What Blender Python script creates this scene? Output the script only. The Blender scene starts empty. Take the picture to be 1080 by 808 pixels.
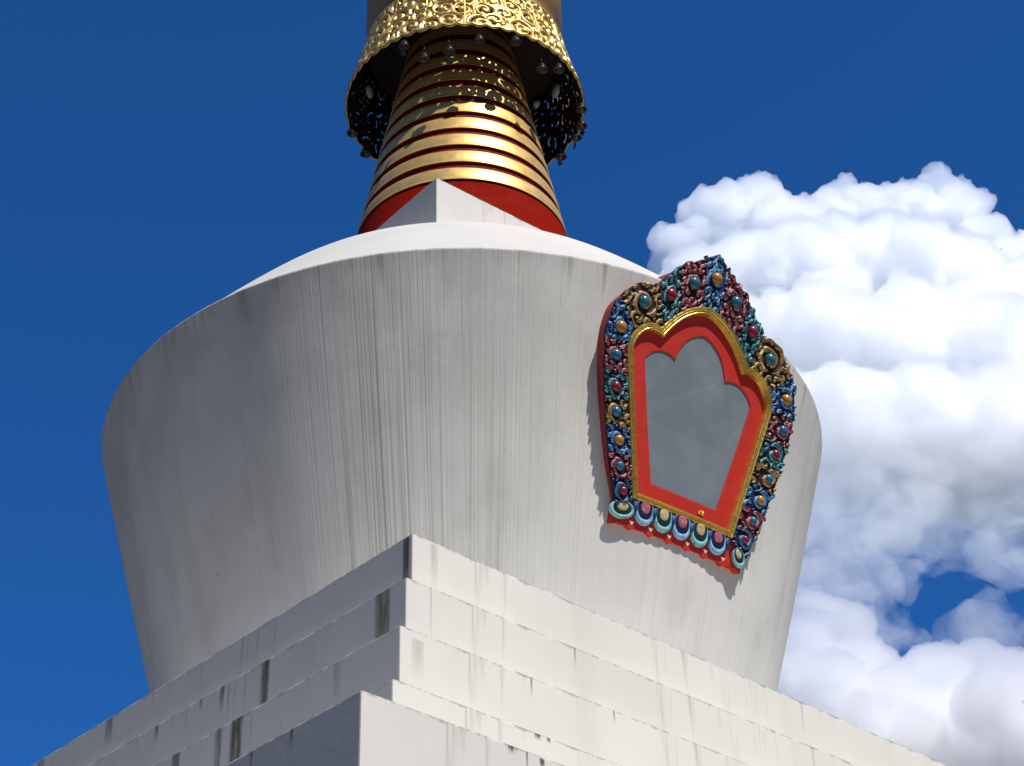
import bpy, bmesh, math, random
import numpy as np
from mathutils import Vector, Matrix

random.seed(7)
RNG = np.random.default_rng(11)
sc = bpy.context.scene
col = sc.collection
EYE = 1.6                      # eye height of the photographer
DIST = 30.0                    # metres from camera to the axis of the stupa
sin, cos, pi = math.sin, math.cos, math.pi

# ------------------------------------------------------------------ helpers
def empty(name, loc=(0, 0, 0), rz=0.0):
    o = bpy.data.objects.new(name, None)
    o.empty_display_size = .3
    o.location = loc
    o.rotation_euler = (0, 0, rz)
    col.objects.link(o)
    return o

def tag(o, label=None, cat=None, group=None, kind=None):
    if label: o['label'] = label
    if cat: o['category'] = cat
    if group: o['group'] = group
    if kind: o['kind'] = kind
    return o

class MB:
    """collects geometry (vertices, faces, uv, material slot) for ONE mesh object"""
    def __init__(s):
        s.v, s.f, s.uv, s.m, s.sm = [], [], [], [], []
    def add(s, verts, faces, uvs=None, mat=0, smooth=True):
        b = len(s.v)
        s.v.extend([tuple(map(float, q)) for q in verts])
        for i, f in enumerate(faces):
            s.f.append([b + k for k in f])
            s.uv.append(uvs[i] if uvs is not None else [(0.0, 0.0)] * len(f))
            s.m.append(mat); s.sm.append(smooth)
    def grid(s, P, uv=None, mat=0, smooth=True, closed_u=False, flip=False):
        """P: array (n, m, 3) of points"""
        n, m = P.shape[:2]
        faces, uvs = [], []
        for i in range(n - (0 if closed_u else 1)):
            i2 = (i + 1) % n
            for j in range(m - 1):
                f = [i * m + j, i2 * m + j, i2 * m + j + 1, i * m + j + 1]
                if flip: f = f[::-1]
                faces.append(f)
                if uv is not None:
                    q = [uv[i][j], uv[i + 1][j], uv[i + 1][j + 1], uv[i][j + 1]]
                    uvs.append(q[::-1] if flip else q)
        s.add(P.reshape(-1, 3), faces, uvs if uv is not None else None, mat, smooth)
    def tube(s, path, rad, n=6, mat=0, flat=1.0, nrm=(0, 0, 1)):
        """tapered tube along a path; flat squashes it along nrm"""
        path = np.array(path, float); k = len(path)
        rad = np.broadcast_to(np.array(rad, float), (k,))
        nz = np.array(nrm, float)
        T = np.gradient(path, axis=0)
        T /= np.linalg.norm(T, axis=1)[:, None] + 1e-9
        B = np.cross(T, nz); B /= np.linalg.norm(B, axis=1)[:, None] + 1e-9
        N = np.cross(B, T)
        a = np.linspace(0, 2 * pi, n, endpoint=False)
        P = path[:, None, :] + rad[:, None, None] * (np.cos(a)[None, :, None] * B[:, None, :] + flat * np.sin(a)[None, :, None] * N[:, None, :])
        v = P.reshape(-1, 3); f = []
        for i in range(k - 1):
            for j in range(n):
                f.append([i * n + j, i * n + (j + 1) % n, (i + 1) * n + (j + 1) % n, (i + 1) * n + j])
        f.append(list(range(n))[::-1]); f.append([(k - 1) * n + j for j in range(n)])
        s.add(v, f, None, mat)
    def build(s, name, mats, parent=None, loc=None):
        me = bpy.data.meshes.new(name)
        me.from_pydata(s.v, [], s.f)
        if not isinstance(mats, (list, tuple)): mats = [mats]
        for m in mats: me.materials.append(m)
        uvl = me.uv_layers.new(name='UVMap')
        flat = [c for f in s.uv for q in f for c in q]
        uvl.data.foreach_set('uv', flat)
        me.polygons.foreach_set('material_index', s.m)
        me.polygons.foreach_set('use_smooth', s.sm)
        me.update()
        o = bpy.data.objects.new(name, me)
        if parent is not None: o.parent = parent
        if loc is not None: o.location = loc
        col.objects.link(o)
        return o

def lathe(mb, prof, n=96, mat=0, smooth=True, cx=0.0, cy=0.0, uref=None, cap_top=False, cap_bot=False, vtop=None):
    """surface of revolution, profile = [(r, z)...] from bottom to top, outward normals"""
    prof = np.array(prof, float)
    a = np.linspace(0, 2 * pi, n + 1)
    P = np.zeros((n + 1, len(prof), 3))
    P[..., 0] = cx + np.cos(a)[:, None] * prof[None, :, 0]
    P[..., 1] = cy + np.sin(a)[:, None] * prof[None, :, 0]
    P[..., 2] = prof[None, :, 1]
    ur = uref if uref else prof[:, 0].max()
    vt = prof[-1, 1] if vtop is None else vtop
    uv = [[(float(((x - pi * .5) % (2 * pi)) if 0 else x) * ur, float(vt - z)) for z in prof[:, 1]] for x in a]
    mb.grid(P, uv, mat, smooth)
    if cap_top:
        r, z = prof[-1]
        mb.add([(cx + cos(x) * r, cy + sin(x) * r, z) for x in a[:-1]], [list(range(n))], None, mat, False)
    if cap_bot:
        r, z = prof[0]
        mb.add([(cx + cos(x) * r, cy + sin(x) * r, z) for x in a[:-1]], [list(range(n))[::-1]], None, mat, False)

# ------------------------------------------------------------------ node helpers
class NT:
    def __init__(s, mat):
        mat.use_nodes = True
        s.t = mat.node_tree; s.n = s.t.nodes; s.l = s.t.links
        s.bsdf = s.n.get('Principled BSDF'); s.out = s.n.get('Material Output')
    def node(s, typ, **kw):
        n = s.n.new(typ)
        for k, v in kw.items(): setattr(n, k, v)
        return n
    def put(s, sock, v):
        if hasattr(v, 'is_linked') or hasattr(v, 'links'): s.l.new(v, sock)
        else: sock.default_value = v
    def math(s, op, a, b=0.0, c=None, clamp=False):
        n = s.node('ShaderNodeMath', operation=op); n.use_clamp = clamp
        s.put(n.inputs[0], a); s.put(n.inputs[1], b)
        if c is not None: s.put(n.inputs[2], c)
        return n.outputs[0]
    def maprange(s, v, a, b, c=0.0, d=1.0, smooth=True):
        n = s.node('ShaderNodeMapRange'); n.interpolation_type = 'SMOOTHSTEP' if smooth else 'LINEAR'
        s.put(n.inputs['Value'], v)
        for k, x in zip(('From Min', 'From Max', 'To Min', 'To Max'), (a, b, c, d)): s.put(n.inputs[k], x)
        return n.outputs['Result']
    def mix(s, f, a, b, mode='MIX'):
        n = s.node('ShaderNodeMix', data_type='RGBA', blend_type=mode)
        s.put(n.inputs[0], f)
        s.put(n.inputs[6], a if not isinstance(a, tuple) else (*a[:3], 1))
        s.put(n.inputs[7], b if not isinstance(b, tuple) else (*b[:3], 1))
        return n.outputs[2]
    def noise(s, vec, scale=5.0, detail=3.0, rough=.5, dist=0.0, dim='3D'):
        n = s.node('ShaderNodeTexNoise', noise_dimensions=dim)
        if dim == '1D': s.put(n.inputs['W'], vec)
        else: s.put(n.inputs['Vector'], vec)
        n.inputs['Scale'].default_value = scale; n.inputs['Detail'].default_value = detail
        n.inputs['Roughness'].default_value = rough; n.inputs['Distortion'].default_value = dist
        return n.outputs['Fac']
    def vec(s, x, y, z=0.0):
        n = s.node('ShaderNodeCombineXYZ')
        s.put(n.inputs[0], x); s.put(n.inputs[1], y); s.put(n.inputs[2], z)
        return n.outputs[0]
    def uv(s):
        n = s.node('ShaderNodeUVMap'); n.uv_map = 'UVMap'
        x = s.node('ShaderNodeSeparateXYZ'); s.l.new(n.outputs[0], x.inputs[0])
        return x.outputs[0], x.outputs[1]
    def obj(s):
        return s.node('ShaderNodeTexCoord').outputs['Object']
    def bump(s, h, strength=.3, dist=.02):
        n = s.node('ShaderNodeBump'); n.inputs['Strength'].default_value = strength; n.inputs['Distance'].default_value = dist
        s.l.new(h, n.inputs['Height']); s.l.new(n.outputs[0], s.bsdf.inputs['Normal'])
    def set(s, **kw):
        for k, v in kw.items():
            s.put(s.bsdf.inputs[k.replace('_', ' ')], (*v, 1) if isinstance(v, tuple) and len(v) == 3 else v)

WHITE = (.70, .685, .63)

def mat_plaster(name, drips=(), base=WHITE, fine=False, runs=.5, tint=(.60, .575, .50)):
    """lime-washed plaster; uv = metres (along the wall, below its top edge)"""
    m = bpy.data.materials.new(name); t = NT(m)
    u, v = t.uv(); ob = t.obj()
    c = t.mix(t.maprange(t.noise(ob, .55, 4, .6), .35, .7), base, tuple(x * .93 for x in base))
    # broad beige runs
    w1 = t.noise(t.vec(t.math('MULTIPLY', u, 1.3), t.math('MULTIPLY', v, .12), 3.1), 1.0, 4, .6)
    c = t.mix(t.math('MULTIPLY', t.maprange(w1, .52, .72), runs), c, tint)
    # thin grey-green runs that start at the top edge and die out downwards
    n1 = t.noise(t.vec(t.math('MULTIPLY', u, 6.0), t.math('MULTIPLY', v, .25), 7.7), 1.0, 3, .65)
    fall = t.math('SUBTRACT', 1.0, t.math('DIVIDE', v, t.maprange(t.noise(t.math('MULTIPLY', u, 2.3), 1.0, 2, .5, dim='1D'), .3, .75, .05, 1.2)), clamp=True)
    m1 = t.math('MULTIPLY', t.maprange(n1, .56, .74), fall)
    c = t.mix(t.math('MULTIPLY', m1, .55), c, (.17, .165, .12))
    # grime line right under the top edge, broken up
    nb = t.noise(t.vec(t.math('MULTIPLY', u, 3.0), 0.0, 1.0), 1.0, 6, .75)
    eh = t.maprange(nb, .40, .75, .012, .09)
    edge = t.math('MULTIPLY', t.maprange(v, 0.0, eh, 1.0, 0.0), t.maprange(nb, .34, .52))
    c = t.mix(t.math('MULTIPLY', edge, .75), c, (.11, .105, .08))
    # specks
    sp = t.noise(t.vec(t.math('MULTIPLY', u, 7.0), t.math('MULTIPLY', v, 7.0), 5.0), 1.0, 1, .5)
    c = t.mix(t.math('MULTIPLY', t.maprange(sp, .80, .83), .7), c, (.12, .11, .09))
    h = t.noise(ob, 9.0, 5, .65)
    if fine:
        # dense combed vertical rain lines; stronger around one bearing of the wall
        mod = t.maprange(t.noise(t.vec(t.math('MULTIPLY', u, .42), t.math('MULTIPLY', v, .05), 1.3), 1.0, 2, .5), .38, .62)
        l1 = t.noise(t.vec(t.math('MULTIPLY', u, 31.0), t.math('MULTIPLY', v, .09), 0.0), 1.0, 3, .75)
        l2 = t.noise(t.vec(t.math('MULTIPLY', u, 5.0), t.math('MULTIPLY', v, .07), 9.0), 1.0, 3, .6)
        lines = t.math('MULTIPLY', t.maprange(l1, .48, .62), t.maprange(l2, .33, .58))
        near = t.maprange(t.math('ABSOLUTE', t.math('SUBTRACT', u, fine)), .3, 2.9, 1.0, .18)
        gr = t.math('MULTIPLY', t.maprange(v, 0.0, 4.2, 1.0, 0.0), t.maprange(t.noise(ob, .7, 4, .6), .3, .65, .35, 1.0))
        c = t.mix(t.math('MULTIPLY', gr, .42), c, (.30, .30, .29))
        k = t.math('MULTIPLY', t.math('MULTIPLY', lines, near), t.maprange(mod, 0, 1, .45, 1.0))
        c = t.mix(t.math('MULTIPLY', k, .70), c, (.22, .21, .175))
        # dirty weeping under the rim
        l3 = t.noise(t.vec(t.math('MULTIPLY', u, 3.2), t.math('MULTIPLY', v, .10), 4.0), 1.0, 4, .7)
        drop = t.maprange(v, 0.0, t.maprange(l3, .4, .75, .05, .9), 1.0, 0.0)
        c = t.mix(t.math('MULTIPLY', t.math('MULTIPLY', drop, t.maprange(l3, .48, .68)), .5), c, (.16, .15, .12))
        pw = t.noise(t.vec(t.math('MULTIPLY', u, .8), t.math('MULTIPLY', v, .35), 12.0), 1.0, 5, .6)
        c = t.mix(t.math('MULTIPLY', t.maprange(pw, .5, .68), .22), c, (.36, .345, .30))
        h = t.math('ADD', t.math('MULTIPLY', h, .35), t.math('MULTIPLY', l1, 1.0))
    for (u0, hw, v0, v1, s, cc) in drips:
        nz = t.noise(t.vec(t.math('MULTIPLY', u, 22.0), t.math('MULTIPLY', v, 1.6), u0 * 7), 1.0, 3, .7)
        du = t.math('ABSOLUTE', t.math('SUBTRACT', t.math('ADD', u, t.math('MULTIPLY', t.math('SUBTRACT', nz, .5), hw * .8)), u0))
        mu = t.maprange(du, hw * .55, hw * 1.15, 1.0, 0.0)
        mv = t.math('MULTIPLY', t.maprange(v, v0 - .02, v0 + .02), t.maprange(v, v0 + .15 * (v1 - v0), v1 * (1.05 if v1 < .95 else 2.2), 1.0, .0))
        f = t.math('MULTIPLY', t.math('MULTIPLY', mu, mv), t.maprange(nz, .3, .6, s * .45, s))
        c = t.mix(f, c, cc)
    t.set(Base_Color=c, Roughness=.85)
    t.bsdf.inputs['Specular IOR Level'].default_value = .25
    t.bump(h, .55 if fine else .12, .014)
    return m

def mat_paint(name, colr, rough=.5, wear=.25, metallic=0.0, dark=None, scale=6.0, bump=.15, spec=.4):
    m = bpy.data.materials.new(name); t = NT(m)
    ob = t.obj()
    n = t.noise(ob, scale, 5, .65)
    dk = dark or tuple(x * .55 for x in colr)
    c = t.mix(t.math('MULTIPLY', t.maprange(n, .45, .72), wear), colr, dk)
    t.set(Base_Color=c, Metallic=metallic)
    t.put(t.bsdf.inputs['Roughness'], t.maprange(t.noise(ob, scale * 2.3, 3, .6), .3, .7, rough * .8, min(1, rough * 1.25)))
    t.bsdf.inputs['Specular IOR Level'].default_value = spec
    if bump: t.bump(t.noise(ob, scale * 4, 4, .6), bump, .01)
    return m

def srgb(r, g, b):
    f = lambda x: (x / 255 / 12.92) if x / 255 < .04045 else ((x / 255 + .055) / 1.055) ** 2.4
    return (f(r), f(g), f(b))

OLIVE = (.088, .080, .030); GREY = (.07, .068, .06)
M_drum = mat_plaster('plaster drum', fine=27.9, runs=.35, base=(.78, .77, .725))
M_cap = mat_plaster('plaster cap', base=(.62, .605, .565), runs=.25)
M_harm = mat_plaster('plaster harmika', runs=.5)
M_gold = bpy.data.materials.new('gilt copper')
t = NT(M_gold); ob = t.obj()
g1 = t.noise(ob, 1.6, 5, .6)
t.set(Base_Color=t.mix(t.maprange(g1, .42, .7, 0, .5), (.86, .56, .17), (.70, .43, .11)), Metallic=.62)
t.put(t.bsdf.inputs['Roughness'], t.maprange(t.noise(ob, 5.0, 4, .6), .3, .7, .38, .48))
t.bump(t.noise(ob, 3.0, 3, .55), .05, .02)
M_gilt = mat_paint('gilt moulding', (.78, .50, .10), .32, .5, .85, (.42, .24, .04), 7, .5, .5)
M_goldrelief = mat_paint('gilt relief', (.84, .56, .17), .36, .4, .62, (.50, .31, .08), 4, .12)
M_inshade = mat_paint('painted inner shade', (.020, .012, .008), .6, .4, .3, (.012, .008, .006), 9, .2)  # near-black colour standing in for shade inside the skirt and canopy
M_maroon = mat_paint('maroon lacquer', (.15, .008, .006), .7, .3, 0, None, 4, .1, .1)
M_redbase = mat_paint('red lacquer', (.24, .0085, .003), .9, .3, 0, None, 1.5, .05, .03)
M_red = mat_paint('red paint', (.58, .030, .018), .5, .5, 0, (.46, .035, .022), 2.2, .15, .3)
M_redside = mat_paint('dark red paint', (.34, .030, .022), .55, .4, 0, (.22, .03, .025), 4, .2)  # darker red than the inner frame
M_bell = mat_paint('bell bronze', (.11, .095, .085), .25, .5, .9, (.04, .034, .03), 20, .2)
M_crown = mat_paint('aged gilding', (.52, .29, .085), .42, .5, .6, (.28, .14, .04), 3, .1)
M_pane = mat_paint('grey frosted pane', (.19, .23, .26), .33, .9, 0, (.30, .335, .355), .55, .02, .45)
M_disc = mat_paint('pale crystal', (.62, .68, .72), .15, .5, 0, (.35, .42, .45), 30, .2, .6)
M_white = mat_paint('white paint', (.75, .66, .62), .5, .2)
M_pink = mat_paint('pink paint', (.50, .12, .19), .55, .8, 0, (.62, .40, .42), 14, .3, .25)
PAL = {}
for nm, dk, md, lt in (('blue', (.010, .028, .10), (.026, .135, .37), (.30, .58, .80)),
                       ('maroon', (.055, .008, .016), (.26, .036, .062), (.70, .42, .44)),
                       ('teal', (.008, .032, .048), (.016, .15, .20), (.28, .62, .62)),
                       ('ochre', (.040, .022, .010), (.30, .16, .050), (.72, .58, .33)),
                       ('navy', (.008, .018, .055), (.020, .075, .20), (.20, .36, .50))):
    PAL[nm] = (mat_paint(nm + ' ground', dk, .7, .3, scale=14, spec=.2), mat_paint(nm + ' carving', md, .55, .6, scale=11, spec=.25, bump=.4), mat_paint(nm + ' edge', lt, .6, .75, 0, md, scale=11, spec=.25, bump=.3))

# ------------------------------------------------------------------ the stupa
EA = math.atan2(.66060151, .75073673)          # direction of the right-hand faces
eR = np.array([cos(EA), sin(EA), 0]); eL = np.array([-sin(EA), cos(EA), 0])
stupa = empty('stupa')
tag(stupa, 'huge whitewashed stupa with stepped square base, flared round drum and gilded ringed spire', 'stupa')

def block(name, w, z0, z1, cx, mat, bev=.018, turn=0.0):
    """square terrace with soft arrises, uv = (metres from the near corner, metres below the top)"""
    bm = bmesh.new()
    bmesh.ops.create_cube(bm, size=1.0)
    for vv in bm.verts:
        vv.co = Vector((vv.co.x * 2 * w, vv.co.y * 2 * w, z0 if vv.co.z < 0 else z1))
    bmesh.ops.bevel(bm, geom=[e for e in bm.edges if max(e.verts[0].co.z, e.verts[1].co.z) > z1 - .01], offset=bev, segments=2, affect='EDGES', profile=.6)
    uvl = bm.loops.layers.uv.new('UVMap')
    for f in bm.faces:
        n = f.normal
        for lp in f.loops:
            q = lp.vert.co
            if abs(n.z) > .8: uvq = (q.x + w + 50, q.y + w + 50)
            elif abs(n.x) > abs(n.y): uvq = (q.y + w + (0 if n.x < 0 else 90), z1 - q.z)
            else: uvq = (-(q.x + w) - (0 if n.y < 0 else 90), z1 - q.z)
            lp[uvl].uv = uvq
    me = bpy.data.meshes.new(name); bm.to_mesh(me); bm.free()
    me.materials.append(mat)
    o = bpy.data.objects.new(name, me); o.parent = stupa
    o.location = (cx, 0, 0); o.rotation_euler = (0, 0, EA + turn)
    col.objects.link(o)
    return o

CX = -.020
Z1, Z2, Z3, Z4, Z5 = (z + EYE for z in (12.500, 11.511, 10.573, 9.590, 8.143))
# drips: (u, half width, v0, v1, strength, colour);   left faces u > 0, right faces u < 0
P1 = mat_plaster('plaster terrace one', [(.11, .075, .02, 1.1, .9, GREY), (6.4, .10, 0, .5, .7, GREY), (8.15, .12, 0, .6, .6, OLIVE), (-.33, .06, .03, .8, .4, (.25, .24, .17))])
P2 = mat_plaster('plaster terrace two', [(.42, .14, 0, .98, .82, OLIVE), (2.62, .085, 0, 1.1, .92, OLIVE), (3.5, .05, 0, .38, .9, GREY), (4.9, .04, 0, .3, .7, GREY), (3.95, .03, 0, .2, .7, GREY), (-.36, .012, 0, .8, .5, GREY), (-2.6, .02, 0, .3, .6, GREY)])
P3 = mat_plaster('plaster terrace three', [(2.94, .13, 0, 1.2, .9, OLIVE), (3.29, .055, 0, 1.1, .8, OLIVE), (4.16, .09, 0, .7, .8, GREY), (1.08, .07, .02, .6, .35, OLIVE), (-.25, .10, .10, .62, .35, (.20, .20, .17)), (-1.9, .02, 0, .3, .7, GREY), (-3.2, .015, 0, .2, .7, GREY)])
P4 = mat_plaster('plaster terrace four', [(-2.0, .05, 0, .09, 1, (.03, .03, .03)), (-2.16, .03, 0, .08, 1, (.03, .03, .03)), (-3.9, .03, 0, .3, .8, GREY)])
P5 = mat_plaster('plaster plinth', [(-1.75, .035, 0, .1, 1, (.03, .03, .03)), (-2.14, .035, .02, .16, 1, (.03, .03, .03)), (-1.95, .015, 0, .25, .7, GREY), (1.0, .03, 0, .25, .7, GREY), (1.6, .02, 0, .3, .6, GREY)])
block('plinth', 9.749, 0.0, Z5, CX, P5)
block('terrace', 7.876, Z5 - .0, Z4, CX, P4)
block('terrace', 7.3905, Z4, Z3, CX, P3)
block('terrace', 6.950, Z3, Z2, CX, P2)
block('terrace', 6.457, Z2, Z1, CX, P1)

# drum: flared pot with a small rolled rim
RB, RT, ZT = 4.33, 6.132, 19.189 + EYE
mb = MB()
prof = []
for k in range(25):
    s = k / 24
    prof.append((RB + (RT - RB) * s + .03 * sin(pi * s), Z1 + (ZT - .05 - Z1) * s))
prof += [(RT + .006, ZT - .03), (RT - .006, ZT - .006), (RT - .03, ZT)]
lathe(mb, prof, 192, uref=6.0, cap_top=True)
mb.build('drum', M_drum, stupa)
# cap on the drum, a little off-centre as in the photo
mb = MB()
n = 160; a = np.linspace(0, 2 * pi, n + 1); th = np.linspace(0, pi / 2, 22)
P = np.zeros((n + 1, len(th), 3)); q_ = np.linspace(0, 1, 22)
capr = np.concatenate([RT - .05 - 2.3 * q_, [3.6, 3.2, 2.4]]); caph = np.concatenate([2.3 * (1.19 * q_ - .085 * q_ ** 2 - .07 * q_ ** 8), [2.46, 2.54, 2.58]])
r = capr; k = caph; th = capr
P = np.zeros((n + 1, len(r), 3))
P[..., 0] = -.04 * k[None] + np.cos(a)[:, None] * r[None]
P[..., 1] = np.sin(a)[:, None] * r[None]
P[..., 2] = (ZT - .004 + k)[None]
uv = [[(float(x * 6 + 40), float(1.5 + q)) for q in th] for x in a]
mb.grid(P, uv)
mb.add(P[:-1, -1], [list(range(n))], None, 0, True)
mb.build('dome_cap', M_cap, stupa)
HZ = 22.678 + EYE
block('harmika', 2.6, ZT + .3, HZ, .037, M_harm, .014, math.radians(-3.4))

# spire: maroon core, thirteen gilt rings
Z0, R0, SL = 24.136 + EYE, 1.959, .1914
rad = lambda z: R0 - SL * (z - Z0)
mb = MB()
zz = [HZ - .02, Z0 - .06, Z0 - .04]
core = [(rad(HZ) - .03, HZ - .02), (rad(Z0 - .1) - .015, Z0 - .1), (rad(Z0) - .07, Z0 - .06)]
core += [(rad(z) - .05, z) for z in np.linspace(Z0, Z0 + 6.3, 12)]
lathe(mb, core[:2], 128, mat=0)
lathe(mb, core[1:], 128, mat=1, cap_top=True)
spire = mb.build('spire', [M_redbase, M_maroon], stupa)
for k in range(13):
    z0 = 24.098 + EYE + .4895 * k; z1 = z0 + .325
    mb = MB()
    p = [(rad(z0) - .004, z0 + .002), (rad(z0) + .004, z0 + .014)]
    for q in np.linspace(.05, .95, 7):
        p.append((rad(z0 + q * .325) + .012 * sin(pi * q), z0 + q * .325))
    p += [(rad(z1) + .002, z1 - .012), (rad(z1) - .012, z1), (rad(z1) - .09, z1)]
    lathe(mb, p, 144)
    lathe(mb, [(rad(z0) - .09, z0), (rad(z0) - .004, z0 + .002)], 144, mat=1)
    mb.build('gold_ring', [M_gold, M_maroon], spire)

# canopy: plain gilt crown with a pierced repousse skirt hanging from it
KX = .08
ZR = 27.60 + EYE                                  # lower rim of the skirt
ZS = ZR + 1.45
mb = MB()
lathe(mb, [(1.0, ZS + .02), (1.93, ZS + .02), (1.955, ZS + .05), (1.86, ZS + .14), (1.84, ZS + .30), (1.90, ZS + .5), (1.97, ZS + .62), (1.97, ZS + 1.9)], 128, cx=KX, cap_top=True)
mb.add([(KX + 1.946 * cos(x), 1.946 * sin(x), ZS - .012) for x in a[:-1]], [list(range(n))[::-1]], None, 1, False)  # underside disc, its shade put into the colour
canopy = mb.build('canopy', [M_crown, M_inshade], stupa)

def skirt_r(z):
    q = (z - ZR) / (ZS - ZR)
    return 2.30 - .35 * q + .05 * (q * q - q) * 1.6

NU, NV = 1180, 116
HU = 2 * pi * 2.15
uu = np.linspace(0, HU, NU, endpoint=False); vv = np.linspace(0, 1.45, NV)
U, V = np.meshgrid(uu, vv, indexing='ij')
# scroll centres (blue-noise), alternately handed, wrapped in u
cent = []
tries = 0
while tries < 9000:
    tries += 1
    q = (random.uniform(0, HU), random.uniform(0, 1.45))
    if all(min(abs(q[0] - c[0]), HU - abs(q[0] - c[0])) ** 2 + (q[1] - c[1]) ** 2 > .33 ** 2 for c in cent): cent.append(q)
best = np.full(U.shape, 9.0); second = np.full(U.shape, 9.0); ang = np.zeros(U.shape); hand = np.zeros(U.shape)
for i, (cu, cv) in enumerate(cent):
    du = (U - cu + HU / 2) % HU - HU / 2; dv = V - cv
    d = np.hypot(du, dv); m = d < best
    second = np.where(m, best, np.minimum(second, d))
    ang = np.where(m, np.arctan2(dv, du) + i * 1.7, ang); hand = np.where(m, 1 if i % 2 else -1, hand)
    best = np.where(m, d, best)
pat = np.cos(2 * pi * best / .165 - hand * ang)
edge = second - best
pat = np.maximum(pat, 1.0 - edge / .04)          # ribs where scrolls meet
pat = np.where(best < .035, 1.0, pat)
band = np.minimum(V, 1.45 - V)
pat = np.where(band < .05, 1.0, pat)
panel = np.abs(((U / HU * 18) % 1) - .5) * HU / 18  # vertical ribs between the panels
pat = np.where(panel < .014, 1.0, pat)
hole = (pat < -.28) & (np.cos(2.0 * ang + 9.0 * best / .165 + 40.0 * second) > -.25)
scal = .06 * np.abs(np.sin(U / HU * 2 * pi * 27))   # scalloped lower edge
A = -U / HU * 2 * pi
Zg = ZR + V - scal * np.clip(1 - V / .12, 0, 1)
relief = .030 * np.clip(pat + .5, 0, 1.3)
Rg = skirt_r(ZR + V) + relief
Po = np.stack([KX + Rg * np.cos(A), Rg * np.sin(A), Zg], -1)
Ri = skirt_r(ZR + V) - .012
Pi_ = np.stack([KX + Ri * np.cos(A), Ri * np.sin(A), Zg], -1)
idx = np.arange(NU * NV).reshape(NU, NV)
h4 = hole & np.roll(hole, -1, 0)
cell_hole = np.zeros((NU, NV - 1), bool)
cell_hole = hole[:, :-1] & hole[:, 1:] & np.roll(hole, -1, 0)[:, :-1] & np.roll(hole, -1, 0)[:, 1:]
i2 = np.roll(idx, -1, 0)
quads = np.stack([idx[:, :-1], idx[:, 1:], i2[:, 1:], i2[:, :-1]], -1)     # outward
ks = ~cell_hole
outq = quads[ks]; off = NU * NV
inq = outq[:, ::-1] + off
walls = []
solid = ks
sw = []
# walls round each hole and along both rims
up = np.concatenate([solid[:, 1:], np.zeros((NU, 1), bool)], 1)
dn = np.concatenate([np.zeros((NU, 1), bool), solid[:, :-1]], 1)
lf = np.roll(solid, 1, 0); rt = np.roll(solid, -1, 0)
for nb, (ea, eb) in ((up, (1, 2)), (dn, (3, 0)), (lf, (0, 1)), (rt, (2, 3))):
    m = solid & ~nb
    q = quads[m]
    sw.append(np.stack([q[:, eb], q[:, ea], q[:, ea] + off, q[:, eb] + off], -1))
allq = np.concatenate([outq, inq] + sw)
me = bpy.data.meshes.new('filigree_skirt')
V3 = np.concatenate([Po.reshape(-1, 3), Pi_.reshape(-1, 3)])
used, inv = np.unique(allq, return_inverse=True)
me.from_pydata(V3[used].tolist(), [], inv.reshape(-1, 4).tolist())
me.materials.append(M_goldrelief); me.materials.append(M_inshade)  # second slot: inner faces of the gilt, shade painted in
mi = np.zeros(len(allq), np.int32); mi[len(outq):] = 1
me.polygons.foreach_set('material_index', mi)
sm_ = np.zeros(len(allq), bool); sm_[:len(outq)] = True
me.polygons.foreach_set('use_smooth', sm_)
me.update()
sk = bpy.data.objects.new('filigree_skirt', me); sk.parent = canopy; col.objects.link(sk)
# beaded rim wire
mb = MB()
aa = np.linspace(0, 2 * pi, 540)
rim = np.stack([KX + 2.315 * np.cos(aa), 2.315 * np.sin(aa), ZR - .06 * np.abs(np.sin(aa * 27)) - .006], -1)
mb.tube(rim, .018, 6)
mb.build('rim_wire', M_goldrelief, canopy)
# pale crystal roundels set on the inside of the skirt
for az, dz, s in ((-107.4, 1.0, 1.15), (111.5, 1.12, 1.25), (131, 1.28, .7), (-133.5, 1.28, .8)):
    z = ZR + dz; r = skirt_r(z) - .06; az = math.radians(az)
    mb = MB()
    nv = np.array([sin(az), -cos(az), 0]); tg = np.array([cos(az), sin(az), 0]); up_ = np.array([0, 0, 1.0])
    c0 = np.array([KX, 0, z]) + nv * r
    ph = np.linspace(0, 2 * pi, 21)[:-1]
    ringpts = []
    for rr, dd in ((.12 * s, .05), (.12 * s, 0.0), (.085 * s, -.03), (.04 * s, -.045), (.004, -.05)):
        ringpts.append([c0 + rr * (np.cos(x) * tg + np.sin(x) * up_) + dd * nv for x in ph])
    mb.grid(np.array(ringpts).transpose(1, 0, 2), closed_u=True, flip=False)
    mb.build('crystal_roundel', M_disc, canopy)

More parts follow.
